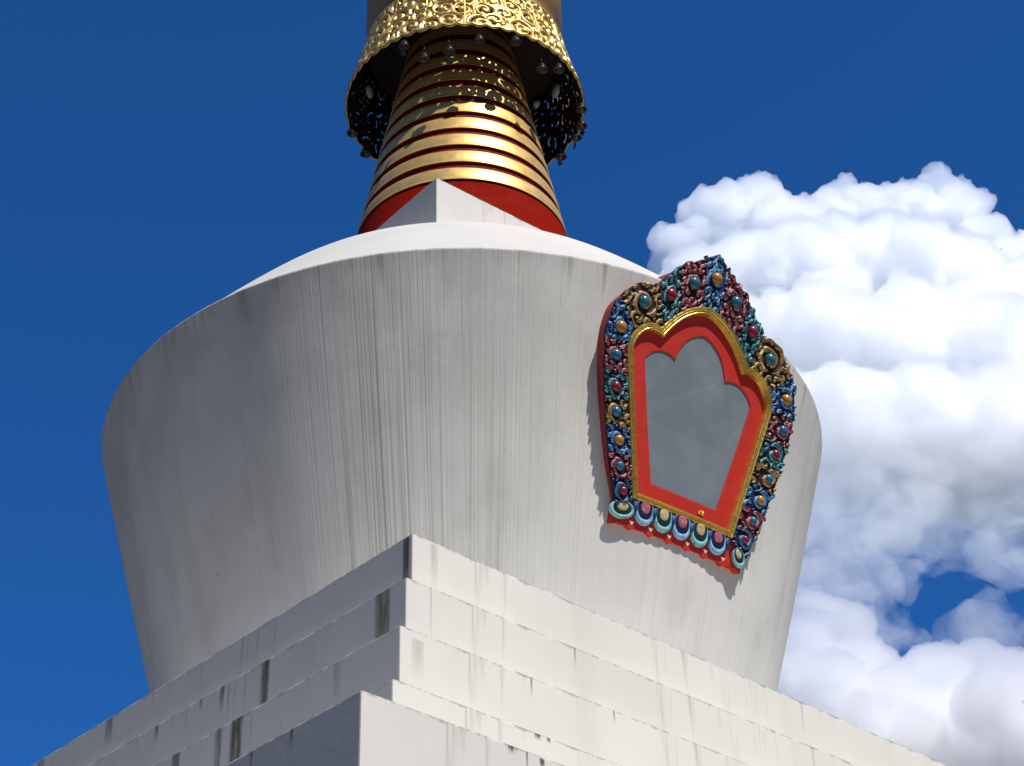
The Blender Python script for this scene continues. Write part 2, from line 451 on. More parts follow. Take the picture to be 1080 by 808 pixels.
# ------------------------------------------------------------------ bells under the canopy
def bell_body_mb():
    mb = MB()
    p = [(.0, .0), (.055, -.005), (.075, -.01), (.098, .0), (.090, .02), (.074, .06), (.064, .10), (.052, .135), (.030, .155), (.012, .162), (.012, .185), (.001, .19)]
    lathe(mb, [(max(r_, .001), z_) for r_, z_ in p[2:]], 18)
    lathe(mb, [(.098, .0), (.075, .012), (.04, .10), (.001, .12)], 18)
    return mb
proto_bell = None
BELLS = [(-29.8, .26, 'bronze bell near the left end of the bright hem, beside a pale crystal'),
         (-19.4, .74, 'bronze bell on a long wire, second from left under the hem'),
         (-7.3, .66, 'bronze bell on a long wire just left of the spire centre'),
         (6.8, .40, 'bronze bell hanging at the middle of the front hem above the topmost gold rings'),
         (24.8, .24, 'bronze bell close below the hem right of the spire centre'),
         (39.3, .65, 'bronze bell on a long wire under the hem, right of the spire'),
         (51.4, .34, 'bronze bell right above the pale oval crystal on the right inner side'),
         (82.0, .33, 'upper of two dark bells close together against sky at the skirt\'s right edge'),
         (92.0, .40, 'lower of two dark bells close together against sky at the skirt\'s right edge'),
         (105.0, .25, 'dark bell with a long thin clapper blade against the sky at right'),
         (122.2, .16, 'lowest bell on the right, with a leaf clapper, near the gold rings'),
         (-102.3, .04, 'small dark bell at the outermost left edge of the skirt against the sky'),
         (-119.0, .11, 'small dark bell hanging lowest on the left side of the skirt against the sky')]
me_body = me_clap = None
for i, (az, drop, lab) in enumerate(BELLS):
    A_ = math.radians(az)
    L = max(drop - .17, .03) + .05
    zr = ZR - .02
    root = empty('bell', (KX + 2.27 * sin(A_), -2.27 * cos(A_), zr - max(drop, .20)))
    tag(root, lab, 'bell', 'bells hanging from the rim of the gilded skirt')
    hgt = max(drop, .20)
    if me_body is None:
        b = bell_body_mb().build('bell_body', M_bell, root); me_body = b.data; me_body.transform(Matrix.Diagonal((1.2, 1.2, 1.0, 1)))
    else:
        b = bpy.data.objects.new('bell_body', me_body); b.parent = root; col.objects.link(b)
    mb = MB(); mb.tube([(0, 0, .18), (0, .004, .18 + (hgt - .18) * .5), (0, 0, hgt + .01)], .009, 6)
    mb.build('wire', M_bell, root)
    if i in (0, 2, 9, 10, 8):
        ll = .34 if i == 9 else .22
        mb = MB(); mb.tube([(0, 0, .03), (0, 0, -.08)], .006, 5)
        w_ = .022 if i == 9 else .055
        ys = np.linspace(0, 1, 9)
        prof_ = [(w_ * sin(pi * q ** .8) + .002) for q in ys]
        for sx in (-1, 1):
            P = np.array([[(-pr_, sx * .006, -.08 - q * ll * .6), (0, sx * .012, -.08 - q * ll * .6), (pr_, sx * .006, -.08 - q * ll * .6)] for q, pr_ in zip(ys, prof_)])
            mb.grid(P, flip=(sx > 0))
        c = mb.build('clapper_leaf', M_bell, root); c.rotation_euler = (.25, .1, random.uniform(-.9, .9))

# ------------------------------------------------------------------ the carved niche on the drum
NAZ = -.92914; TAU = .28962; ZREF = 16.5 + EYE
n_h = np.array([cos(NAZ), sin(NAZ), 0]); e_n = np.array([-sin(NAZ), cos(NAZ), 0])
nn = cos(TAU) * n_h - sin(TAU) * np.array([0, 0, 1.0]); vn = sin(TAU) * n_h + cos(TAU) * np.array([0, 0, 1.0])
RW = RB + (RT - RB) * (ZREF - EYE - 12.5) / (19.189 - 12.5) + .03
On = np.array([0, 0, ZREF]) + n_h * RW
niche = empty('niche_frame')
niche.matrix_world = Matrix(((e_n[0], vn[0], nn[0], On[0] - 1.25 * vn[0]), (e_n[1], vn[1], nn[1], On[1] - 1.25 * vn[1]), (e_n[2], vn[2], nn[2], On[2] - 1.25 * vn[2]), (0, 0, 0, 1)))
VB = 1.25                                           # local y = v + VB
tag(niche, 'shield-shaped carved niche with painted scroll border and red inner frame on the drum', 'niche')
L3 = lambda u, v, d: (u * 1.012 + .035 + .03 * u * u, v + VB, (d * .44 + .035 if d > 0 else d) - .045 * u * u)   # the frame follows the drum a little

def mirror(half, bottom=None):
    """closed outline, anticlockwise seen from the front, from the right half listed apex -> bottom"""
    half = [h for h in half]
    left = [(-u, v) for u, v in half if u > 1e-6]
    return left + half[::-1] if False else [(u, v) for u, v in half][::-1] + [(-u, v) for u, v in half if u > 1e-6]

gold_o = [(0, 2.515), (.18, 2.47), (.35, 2.39), (.50, 2.29), (.62, 2.18), (.73, 2.06), (.81, 1.965), (.885, 1.865), (.98, 1.895), (1.09, 1.88), (1.19, 1.825), (1.29, 1.74), (1.365, 1.645), (1.42, 1.52), (1.435, 1.38), (1.42, 1.25), (1.19, .2), (.965, -.86), (.5, -.86)]
lip_h = [(0, 2.39), (.165, 2.35), (.31, 2.28), (.445, 2.185), (.555, 2.08), (.655, 1.96), (.725, 1.86), (.80, 1.745), (.93, 1.79), (1.06, 1.775), (1.14, 1.735), (1.21, 1.67), (1.27, 1.58), (1.31, 1.49), (1.325, 1.37), (1.31, 1.25), (1.09, .2), (.875, -.765), (.45, -.765)]
red_h = [(0, 2.05), (.12, 2.02), (.22, 1.955), (.30, 1.885), (.37, 1.80), (.425, 1.70), (.46, 1.60), (.495, 1.49), (.58, 1.53), (.68, 1.545), (.78, 1.535), (.87, 1.50), (.94, 1.45), (1.0, 1.39), (1.045, 1.32), (1.04, 1.25), (.83, .3), (.625, -.53), (.3, -.53)]
outer_h = [(0, 3.45), (.07, 3.40), (.2, 3.32), (.37, 3.19), (.55, 3.10), (.7, 2.97), (.85, 2.82), (.97, 2.67), (1.06, 2.555), (1.18, 2.51), (1.46, 2.44), (1.66, 2.25), (1.83, 2.02), (1.89, 1.75), (1.91, 1.5), (1.88, 1.2), (1.84, .9), (1.76, .5), (1.65, .08), (1.55, -.3), (1.45, -.6), (1.35, -.85), (1.27, -1.07), (.6, -1.09)]

def densify(h, k=3):
    """smooth interpolation on runs between sharp corners is not needed at this size: linear subdivision"""
    out = []
    for a_, b_ in zip(h[:-1], h[1:]):
        for j in range(k): out.append((a_[0] + (b_[0] - a_[0]) * j / k, a_[1] + (b_[1] - a_[1]) * j / k))
    out.append(h[-1]); return out

def smooth_keep(h, sharp, it=2):
    """Chaikin corner cutting that keeps the points listed in sharp"""
    pts = [(p_, p_ in sharp) for p_ in h]
    for _ in range(it):
        new = [pts[0]]
        for (a_, sa), (b_, sb) in zip(pts[:-1], pts[1:]):
            q1 = (a_[0] * .75 + b_[0] * .25, a_[1] * .75 + b_[1] * .25); q2 = (a_[0] * .25 + b_[0] * .75, a_[1] * .25 + b_[1] * .75)
            if sa and new[-1][0] != a_: new.append((a_, True))
            new.append((q1, False)); new.append((q2, False))
            if sb: new.append((b_, True))
        if new[-1][0] != pts[-1][0]: new.append(pts[-1])
        pts = new
    return [p_ for p_, _ in pts]

def loop_of(h, sharp_idx):
    s_ = smooth_keep(h, {h[i] for i in sharp_idx} | {h[0], h[-1]})
    return mirror(s_)
SH = (0, 7, 17)
G_o, G_l, R_o = loop_of(gold_o, SH), loop_of(lip_h, SH), loop_of(red_h, SH)
O_o = [(u * (1.02 if u > 0 else .965), v) for u, v in loop_of(outer_h, (0, 8, 22))]
assert len(G_o) == len(G_l) == len(R_o)

def ring(mb, loops, mat=0, smooth=False, flip=False):
    """strips between successive closed loops [(outline, d)...] with equal counts"""
    P = np.array([[L3(u, v, d) for (u, v) in lp] for lp, d in loops]).transpose(1, 0, 2)
    mb.grid(P, None, mat, smooth, closed_u=True, flip=flip)

def lerp_loop(a_, b_, s):
    return [(p_[0] + (q_[0] - p_[0]) * s, p_[1] + (q_[1] - p_[1]) * s) for p_, q_ in zip(a_, b_)]

# gilt moulding: three reeds and a deep soffit
F = .235
mb = MB()
steps = [(0, .12), (0, F - .02), (.10, F + .012), (.22, F + .018), (.32, F - .004), (.36, F - .004), (.44, F + .02), (.56, F + .02), (.64, F - .006), (.68, F - .006), (.78, F + .012), (.92, F + .006), (1.0, F - .015)]
ring(mb, [(lerp_loop(G_o, G_l, s), d) for s, d in steps], 0, False, True)
ring(mb, [(G_l, F - .015), (lerp_loop(G_l, R_o, .06), .075)], 0, False, True)
mb.build('gilt_moulding', M_gilt, niche)
# red inner frame, its front 10 cm behind the moulding
mb = MB()
RF = lerp_loop(G_l, R_o, -.10)
ring(mb, [(RF, .08), (lerp_loop(G_l, R_o, .90), .08), (lerp_loop(G_l, R_o, .985), .076), (R_o, .068), (R_o, .02)], 0, False, True)
mb.build('red_inner_frame', M_red, niche)
mb = MB()
cu_ = lerp_loop(R_o, G_l, .12)
k = len(cu_)
bm = bmesh.new()
vs = [bm.verts.new(L3(u, v, .044)) for u, v in cu_]
bm.faces.new(vs)
bmesh.ops.triangulate(bm, faces=bm.faces[:])
me = bpy.data.meshes.new('pane'); bm.to_mesh(me); bm.free(); me.materials.append(M_pane)
if me.polygons[0].normal.z < 0: me.flip_normals()
o = bpy.data.objects.new('pane', me); o.parent = niche; col.objects.link(o)
sol = o.modifiers.new('thick', 'SOLIDIFY'); sol.thickness = .008; sol.offset = -1
# small gilt flower at the foot of the red frame
mb = MB()
for j in range(5):
    aj = pi * (j + .5) / 5
    c0 = np.array(L3(.34, -.70, .12))
    mb.tube([c0, c0 + np.array([cos(aj) * .05, sin(aj) * .05, .012]), c0 + np.array([cos(aj) * .07, sin(aj) * .07, 0])], [.010, .016, .004], 6)
mb.build('gilt_flower', M_gilt, niche)

# red box body behind the carving: sides run back into the curved drum
mb = MB()
inset = [(u * .975, 1.0 + (v - 1.0) * .975) for u, v in O_o]
no, ng = len(O_o), len(G_o)
ring(mb, [(inset, -.62), (inset, .10), ([(u * .95, 1 + (v - 1) * .95) for u, v in O_o], .125)], 0, False, False)
body_front = [L3(u * .95, 1 + (v - 1) * .95, .125) for u, v in O_o]
bm = bmesh.new()
vo = [bm.verts.new(q) for q in body_front]
eo = [bm.edges.new((vo[i], vo[(i + 1) % no])) for i in range(no)]
Gi = lerp_loop(G_o, G_l, .5)
vi = [bm.verts.new(L3(u, v, .125)) for u, v in Gi]
ei = [bm.edges.new((vi[i], vi[(i + 1) % ng])) for i in range(ng)]
bmesh.ops.triangle_fill(bm, edges=eo + ei, use_beauty=True)
bm.verts.index_update()
mb.add([v_.co for v_ in bm.verts], [[v_.index for v_ in (f.verts if f.normal.z > 0 else reversed(f.verts))] for f in bm.faces], None, 0, False)
bm.free()
body = mb.build('niche_body', M_redside, niche)

# ---- carved scroll cells along the border
BND = [((.17, 2.46), (.24, 3.31)), ((.58, 2.20), (.72, 2.97)), ((.86, 1.87), (1.07, 2.555)), ((1.34, 1.65), (1.76, 2.12)), ((1.415, 1.38), (1.91, 1.42)),
       ((1.36, .92), (1.84, .92)), ((1.27, .50), (1.76, .49)), ((1.18, .12), (1.66, .10)), ((1.09, -.28), (1.55, -.29)), ((1.015, -.62), (1.435, -.65)), ((.955, -.90), (1.27, -1.06))]
OUT_H = outer_h
SEQ = [('maroon', 'teal'), ('teal', 'maroon'), ('ochre', 'teal'), ('blue', 'ochre'), ('maroon', 'blue'), ('teal', 'maroon'), ('ochre', 'blue'), ('blue', 'ochre'), ('maroon', 'blue'), ('navy', 'maroon')]

def on_outer(p_, q_, t_):
    """point between two outline points, following the outer outline (half)"""
    H = np.array(OUT_H[:23])
    def par(x):
        bestd, bs = 9, 0
        for i in range(len(H) - 1):
            d_ = H[i + 1] - H[i]; s_ = np.clip(((np.array(x) - H[i]) @ d_) / (d_ @ d_), 0, 1)
            dd = np.linalg.norm(H[i] + s_ * d_ - x)
            if dd < bestd: bestd, bs = dd, i + s_
        return bs
    a_, b_ = par(p_), par(q_)
    s_ = a_ + (b_ - a_) * t_
    i = min(int(s_), len(H) - 2)
    return H[i] + (s_ - i) * (H[i + 1] - H[i])

def spiral(c, r0, r1, a0, a1, k=16, squash=1.0):
    tt = np.linspace(0, 1, k)
    rr = r0 + (r1 - r0) * tt; an = a0 + (a1 - a0) * tt
    return [(c[0] + rr[i] * cos(an[i]) * squash, c[1] + rr[i] * sin(an[i])) for i in range(k)]

def carve(M, wa, wb, pal, beadpal, hand, rng):
    """one carved cell: M(a, b) -> (u, v); wa, wb = size in metres along and across.
    Interlocking scrolls cut into a slab: dark ground, painted ridges, pale arrises."""
    mb = MB()
    na, nb = 40, 40
    A_, B_ = np.meshgrid(np.linspace(.012, .988, na), np.linspace(0, 1, nb), indexing='ij')
    X, Y = A_ * wa, B_ * wb                             # metres
    bc = (.5 + rng.uniform(-.05, .05), .56 + rng.uniform(-.04, .04))
    cs = [(bc[0] * wa, bc[1] * wb, 1.0, hand)]
    tries = 0
    while len(cs) < 9 and tries < 500:
        tries += 1
        q = (rng.uniform(0, wa), rng.uniform(0, wb))
        if all(math.hypot(q[0] - c[0], q[1] - c[1]) > (.22 if c[2] == 1.0 else .150) for c in cs):
            cs.append((*q, .66, rng.choice((-1, 1))))
    best = np.full(X.shape, 9.0); sec = np.full(X.shape, 9.0); pt = np.zeros(X.shape)
    for i, (cx_, cy_, wt, hd) in enumerate(cs):
        dx, dy = X - cx_, Y - cy_
        d = np.hypot(dx, dy); dm = d / wt
        lam = .150 if i == 0 else .118
        p = np.cos(2 * pi * (d / lam) - hd * (np.arctan2(dy, dx) + i * 2.1) + (2.6 if i == 0 else 0))
        m = dm < best
        sec = np.where(m, best, np.minimum(sec, dm)); pt = np.where(m, p, pt); best = np.where(m, dm, best)
    pt = np.minimum(pt, np.clip((sec - best) / .026, 0, 1.6) * 2 - 1)     # cut grooves where scrolls part
    H = np.clip(pt + .25, 0, 1.1) ** .7
    dome = np.sin(pi * np.clip(B_, 0.05, .95)) * .035
    sc_ = np.convolve(np.pad(pt[:, -4:].mean(1), 4, mode='edge'), np.ones(9) / 9, 'valid')
    ext = 1.0 + .05 * np.clip(sc_, -1, 1) - .01
    P = np.zeros((na, nb + 2, 3))
    for i in range(na):
        for j in range(nb):
            b_ = B_[i, j] * ext[i]
            u, v = M(A_[i, j], b_)
            P[i, j] = L3(u, v, .145 + dome[i, j] + .095 * H[i, j])
        P[i, nb] = L3(*M(A_[i, 0], ext[i]), .10)
        P[i, nb + 1] = L3(*M(A_[i, 0], ext[i] * .975), .06)
    f0, f1, f2 = [], [], []
    idx = lambda i, j: i * (nb + 2) + j
    for i in range(na - 1):
        for j in range(nb + 1):
            f = [idx(i, j), idx(i + 1, j), idx(i + 1, j + 1), idx(i, j + 1)]
            if j >= nb - 1: f0.append(f); continue
            p = pt[i:i + 2, j:j + 2].mean()
            (f1 if p > .50 else f2 if p > .02 else f0).append(f)
    base = len(mb.v)
    mb.v.extend([tuple(map(float, q)) for q in P.reshape(-1, 3)])
    for mat_, ff in ((0, f0), (1, f1), (2, f2)):
        for f in ff:
            mb.f.append(f); mb.uv.append([(0, 0)] * 4); mb.m.append(mat_); mb.sm.append(True)
    return mb, bc

def bead_mb(c, r, asp=1.0):
    mb = MB()
    ph = np.linspace(0, 2 * pi, 17)[:-1]; th_ = np.linspace(0, pi / 2, 7)
    P = np.array([[(c[0] + r * cos(x) * cos(y), c[1] + r * sin(x) * cos(y), c[2] + r * .85 * sin(y)) for y in th_] for x in ph])
    mb.grid(P, closed_u=True)
    return mb

def make_cell(M, wa, wb, pal, bp, hand, seed):
    rng = random.Random(seed)
    mb, bc = carve(M, wa, wb, pal, bp, hand, rng)
    o = mb.build('carved_scroll', PAL[pal], niche)
    u, v = M(*bc)
    rr = .090 * min(1.1, (wa * wb) ** .5 / .5)
    bb = bead_mb(L3(u, v, .24), rr)
    bb.build('bead', BEADM[bp], o)
    return o

BEADM = {'teal': mat_paint('teal bead', (.03, .17, .22), .22, .4, scale=9), 'maroon': mat_paint('crimson bead', (.26, .018, .04), .22, .4, scale=9),
         'blue': mat_paint('blue bead', (.03, .16, .30), .22, .4, scale=9), 'ochre': mat_paint('amber bead', (.48, .23, .055), .22, .4, scale=9)}
for side in (1, -1):
    for i, (pal, bp) in enumerate(SEQ):
        (i0, o0), (i1, o1) = BND[i], BND[i + 1]
        i0, o0, i1, o1 = map(np.array, (i0, o0, i1, o1))
        def M(a_, b_, i0=i0, i1=i1, o0=o0, o1=o1, side=side):
            aa_ = a_ if side > 0 else 1 - a_
            pin = i0 + (i1 - i0) * aa_; po = on_outer(o0, o1, aa_)
            q = pin + (po * np.array([1.02 if side > 0 else .965, 1.0]) - pin) * b_
            return (q[0] * side, q[1])
        wa = .5 * (np.linalg.norm(i1 - i0) + np.linalg.norm(o1 - o0)); wb = .5 * (np.linalg.norm(o0 - i0) + np.linalg.norm(o1 - i1))
        # grid orientation: a runs clockwise on the right half, so faces must look outwards
        make_cell(M, wa, wb, pal, bp, 1, 31 * i + (5 if side > 0 else 900))
def Mapex(a_, b_):
    x = 2 * a_ - 1
    pin = np.array([.17 * x, 2.51 - .05 * abs(x)])
    po = np.array([.24 * x, 3.44 - .13 * abs(x)])
    q = pin + (po - pin) * b_
    return (q[0], q[1])
make_cell(Mapex, .42, .86, 'blue', 'ochre', 1, 77)

# ---- lotus petals along the foot, scalloped red trim below them
def petal(cx_, cy_, w, h, cols, rot=0.0):
    def shape(s, d):
        pts = []
        for x in np.linspace(0, 1, 26)[:-1]:
            an = 2 * pi * x
            px_ = .5 * w * s * np.sign(cos(an)) * abs(cos(an)) ** .75
            py_ = .5 * h * s * sin(an)
            py_ += .34 * h * (1 - s)
            if py_ < 0: px_ *= 1 - .25 * (abs(py_) / (.5 * h)) ** 2
            xx = px_ * cos(rot) - py_ * sin(rot); yy = px_ * sin(rot) + py_ * cos(rot)
            pts.append(L3(cx_ + xx, cy_ + yy, d))
        return pts
    mb = MB()
    lay = [(1.0, .10), (1.0, .165), (.93, .20), (.80, .205), (.74, .185)]
    mb.grid(np.array([shape(s, d) for s, d in lay]).transpose(1, 0, 2), None, 0, True, closed_u=True)
    lay = [(.74, .185), (.64, .195), (.46, .205)]
    mb.grid(np.array([shape(s, d) for s, d in lay]).transpose(1, 0, 2), None, 1, True, closed_u=True)
    lay = [(.46, .205), (.40, .222), (.22, .232), (.01, .236)]
    mb.grid(np.array([shape(s, d) for s, d in lay]).transpose(1, 0, 2), None, 2, True, closed_u=True)
    o = mb.build('lotus_petal', cols, niche)
    return o
B, T_, N_, O_, MR = PAL['blue'], PAL['teal'], PAL['navy'], PAL['ochre'], PAL['maroon']
xs = [-.70, -.35, 0.0, .35, .70]
for j, x in enumerate(xs):
    if j % 2 == 0: petal(x, -1.0, .355, .40, [B[2], N_[0], M_pink], .05)
    else: petal(x, -1.0, .355, .40, [T_[2], T_[0], O_[2]], .05)
petal(-1.10, -1.08, .44, .26, [T_[2], T_[0], O_[2]], .18)
petal(1.15, -1.10, .24, .30, [T_[2], T_[0], O_[2]], .55)
for j in range(6):                                  # dark spacers between petals
    x = -.875 + .35 * j
    mb = MB(); mb.tube([L3(x, -.90, .15), L3(x, -1.0, .165), L3(x + .01, -1.12, .13)], [.05, .04, .012], 8)
    mb.build('petal_spacer', N_[1], niche)
# red trim
mb = MB()
top, bot = [], []
nx = 140
for j in range(nx + 1):
    x = -1.235 + 2.47 * j / nx
    ph_ = (x + .70 + .175) / .35
    z_ = .5 + .5 * cos(2 * pi * (ph_ - .5) )
    tri = abs(((ph_ * 2) % 1) - .5) * 2
    bot.append((x, -1.255 - .035 * (1 - z_) - .025 * tri))
    top.append((x, -.98))
P = np.array([[L3(*t_, -.5), L3(*t_, .085), L3(*b_, .085), L3(b_[0], b_[1] + .01, -.3)] for t_, b_ in zip(top, bot)])
mb.grid(P, None, 0, False, flip=True)
for e_ in (0, nx):
    q = [P[e_, k_] for k_ in range(4)]
    mb.add(q, [[0, 1, 2, 3] if e_ else [3, 2, 1, 0]], None, 0, False)
mb.build('scalloped_trim', M_red, niche)
for j in range(6):
    x = -.875 + .35 * j
    mb = MB()
    q = [(-.045, -1.185), (.045, -1.185), (0, -1.245)]
    v_ = [L3(x + a_, b_, .100) for a_, b_ in q] + [L3(x + a_, b_, .08) for a_, b_ in q]
    mb.add(v_, [[2, 1, 0][::1], [3, 4, 5], [0, 1, 4, 3], [1, 2, 5, 4], [2, 0, 3, 5]], None, 0, False)
    o = mb.build('white_point', M_white, niche)

# ------------------------------------------------------------------ ground
m = bpy.data.materials.new('paving'); t = NT(m)
ob = t.obj()
br = t.node('ShaderNodeTexBrick'); br.inputs['Scale'].default_value = 1.0
br.inputs['Color1'].default_value = (.085, .068, .047, 1); br.inputs['Color2'].default_value = (.07, .057, .04, 1); br.inputs['Mortar'].default_value = (.09, .085, .075, 1)
br.inputs['Mortar Size'].default_value = .012; br.inputs['Brick Width'].default_value = .9; br.inputs['Row Height'].default_value = .45
t.l.new(ob, br.inputs['Vector'])
far = t.maprange(t.noise(ob, .02, 4, .6), .35, .65)
nearm = t.node('ShaderNodeVectorMath', operation='LENGTH'); t.l.new(ob, nearm.inputs[0])
c = t.mix(t.maprange(nearm.outputs['Value'], 58, 62), t.mix(t.maprange(t.noise(ob, .8, 5, .6), .4, .7, 0, .4), br.outputs['Color'], (.12, .11, .095)), t.mix(far, (.06, .06, .03), (.09, .075, .042)))
t.set(Base_Color=c, Roughness=.9)
S = 6000
mb = MB(); mb.add([(-S, -S, 0), (S, -S, 0), (S, S, 0), (-S, S, 0)], [[0, 1, 2, 3]], None, 0, False)
g = mb.build('ground', m); tag(g, 'pale paved court round the stupa running out to grass', None, None, 'structure')
if 'category' in g: del g['category']

# unseen wooded slopes added round the site to block the bright low sky
mb = MB()
na_, nr_ = 180, 26
P = np.zeros((na_, nr_, 3))
from mathutils import noise as mnoise
for i in range(na_):
    az = 2 * pi * i / na_
    dx, dy = sin(az), cos(az)
    crest = math.radians(20 + 7 * mnoise.noise(Vector((dx * 1.7, dy * 1.7, 3))) - 6 * max(0, dy) ** 2)
    for j in range(nr_):
        q = j / (nr_ - 1)
        rr_ = 260 + 900 * q
        hh = math.tan(crest) * 1160 * q ** 1.25
        hh += 26 * q * mnoise.fractal(Vector((dx * rr_ * .012, dy * rr_ * .012, 0)), 1.0, 2.0, 4)
        P[i, j] = (dx * rr_, dy * rr_, hh - 4 if j else -4)
mb.grid(P, None, 0, True, closed_u=True, flip=False)
m = bpy.data.materials.new('added hill slope'); t = NT(m); ob = t.obj()
t.set(Base_Color=t.mix(t.maprange(t.noise(ob, .03, 6, .7), .4, .62), (.022, .028, .012), (.055, .048, .026)), Roughness=.95)
hl = mb.build('blocker_hills', m); tag(hl, 'unseen wooded slopes added round the site to block low sky', None, None, 'structure')

# ------------------------------------------------------------------ camera
FX = 2178.565
rv = Vector((.99969159, -.01541145, -.01947356)); uv_ = Vector((.00710158, -.573995, .81882792)); fv = Vector((.02379706, .81871368, .57370865))
cam = bpy.data.cameras.new('camera'); co = bpy.data.objects.new('camera', cam); col.objects.link(co)
camloc = Vector((0, -DIST, EYE))
co.matrix_world = Matrix(((rv.x, uv_.x, -fv.x, camloc.x), (rv.y, uv_.y, -fv.y, camloc.y), (rv.z, uv_.z, -fv.z, camloc.z), (0, 0, 0, 1)))
cam.sensor_fit = 'HORIZONTAL'; cam.sensor_width = 36.0; cam.lens = 36.0 * FX / 1080.0
cam.clip_start = .1; cam.clip_end = 20000
sc.camera = co

# ------------------------------------------------------------------ clouds (real volumes far behind the stupa)
def sky_at(px, py, dep):
    q = camloc + (fv + rv * ((px - 540) / FX) + uv_ * ((404 - py) / FX)) * dep
    return np.array(q)

def ico(sub):
    bm = bmesh.new(); bmesh.ops.create_icosphere(bm, subdivisions=sub, radius=1.0)
    bm.verts.index_update()
    v = np.array([x.co[:] for x in bm.verts]); f = np.array([[x.index for x in q.verts] for q in bm.faces]); bm.free()
    return v, f
ICO = {1: ico(1), 2: ico(2), 3: ico(3)}
rightv, upv, fwdv = np.array(rv), np.array(uv_), np.array(fv)

def cloud(name, spheres, dep, vox, dens, levels=2, kids=(18, 12), ratio=(.42, .34), thin=.6, noise=((9, 2.2), (3.2, 1.0)), seed=1, tint=(.985, .987, .992), g=.55, lean=2.0, wisp=False, label=None):
    rng = np.random.default_rng(seed)
    s = dep / FX
    L = [(sky_at(x, y, dep + (dz + (450 - y) * lean) * s), r_ * s, thin) for (x, y, r_, dz) in spheres]
    allb = list(L); cur = L
    for lv in range(levels):
        nxt = []
        for c, r_, th_ in cur:
            for _ in range(kids[lv]):
                d_ = rng.normal(size=3); d_ /= np.linalg.norm(d_)
                if d_ @ upv < -.35 and rng.random() < .8: d_ = d_ - 2 * (d_ @ upv) * upv
                if d_ @ fwdv > .2: d_ = d_ - 2 * (d_ @ fwdv) * fwdv      # most towers face the viewer's side
                k_ = ratio[lv] * rng.uniform(.6, 1.15)
                nxt.append((c + d_ * r_ * rng.uniform(.70, .98), r_ * k_, 1.0))
        allb += nxt; cur = nxt
    Vs, Fs, off_ = [], [], 0
    for i, (c, r_, th_) in enumerate(allb):
        v, f = ICO[3] if i < len(L) else (ICO[2] if i < len(L) * (1 + kids[0]) else ICO[1])
        w = v * r_
        if th_ != 1.0: w = w - np.outer(w @ fwdv, fwdv) * (1 - th_)
        Vs.append(w + c); Fs.append(f + off_); off_ += len(v)
    Vs = np.concatenate(Vs); Fs = np.concatenate(Fs)
    cen = Vs.mean(0)
    me0 = bpy.data.meshes.new(name + ' raw'); me0.from_pydata((Vs - cen).tolist(), [], Fs.tolist())
    o = bpy.data.objects.new(name, me0); o.location = cen; col.objects.link(o)
    rm = o.modifiers.new('remesh', 'REMESH'); rm.mode = 'VOXEL'; rm.voxel_size = vox
    sm0 = o.modifiers.new('soft', 'SMOOTH'); sm0.factor = .5; sm0.iterations = 2
    for i, (sz, st) in enumerate(noise):
        tx = bpy.data.textures.new(name + str(i), 'CLOUDS'); tx.noise_scale = sz; tx.noise_depth = 3
        dm = o.modifiers.new('d%d' % i, 'DISPLACE'); dm.texture = tx; dm.strength = st; dm.mid_level = .5; dm.texture_coords = 'LOCAL'
    dg = bpy.context.evaluated_depsgraph_get()
    me1 = bpy.data.meshes.new_from_object(o.evaluated_get(dg))
    o.modifiers.clear(); o.data = me1; me1.name = name; bpy.data.meshes.remove(me0)
    # drop stray islets and inner voids left by the remesh
    nv_ = len(me1.vertices); ed_ = np.empty(len(me1.edges) * 2, np.int64); me1.edges.foreach_get('vertices', ed_); ed_ = ed_.reshape(-1, 2)
    lab_ = np.arange(nv_)
    while True:
        mn = np.minimum(lab_[ed_[:, 0]], lab_[ed_[:, 1]]); new = lab_.copy()
        np.minimum.at(new, ed_[:, 0], mn); np.minimum.at(new, ed_[:, 1], mn)
        new = new[new]; new = new[new]
        if (new == lab_).all(): break
        lab_ = new
    cnt = np.bincount(lab_, minlength=nv_)
    bad = np.nonzero(cnt[lab_] < .03 * nv_)[0]
    if len(bad):
        bm = bmesh.new(); bm.from_mesh(me1); bm.verts.ensure_lookup_table()
        bmesh.ops.delete(bm, geom=[bm.verts[int(i)] for i in bad], context='VERTS'); bm.to_mesh(me1); bm.free()
    m = bpy.data.materials.new(name + ' vapour'); m.use_nodes = True
    nt = m.node_tree
    for q in list(nt.nodes):
        if q.type != 'OUTPUT_MATERIAL': nt.nodes.remove(q)
    vs_ = nt.nodes.new('ShaderNodeVolumeScatter'); vs_.inputs['Color'].default_value = (*tint, 1)
    vs_.inputs['Density'].default_value = dens; vs_.inputs['Anisotropy'].default_value = g
    nt.links.new(vs_.outputs[0], nt.nodes['Material Output'].inputs['Volume'])
    if wisp:                                        # ragged, torn density
        tc = nt.nodes.new('ShaderNodeTexCoord'); nz = nt.nodes.new('ShaderNodeTexNoise'); mr = nt.nodes.new('ShaderNodeMapRange')
        nz.inputs['Scale'].default_value = .06; nz.inputs['Detail'].default_value = 7; nz.inputs['Roughness'].default_value = .62; nz.inputs['Distortion'].default_value = .4
        mr.interpolation_type = 'SMOOTHSTEP'
        mr.inputs['From Min'].default_value = .40; mr.inputs['From Max'].default_value = .60; mr.inputs['To Max'].default_value = dens
        nt.links.new(tc.outputs['Object'], nz.inputs['Vector']); nt.links.new(nz.outputs['Fac'], mr.inputs['Value']); nt.links.new(mr.outputs['Result'], vs_.inputs['Density'])
    me1.materials.clear(); me1.materials.append(m)
    tag(o, label, None, None, 'structure')
    return o

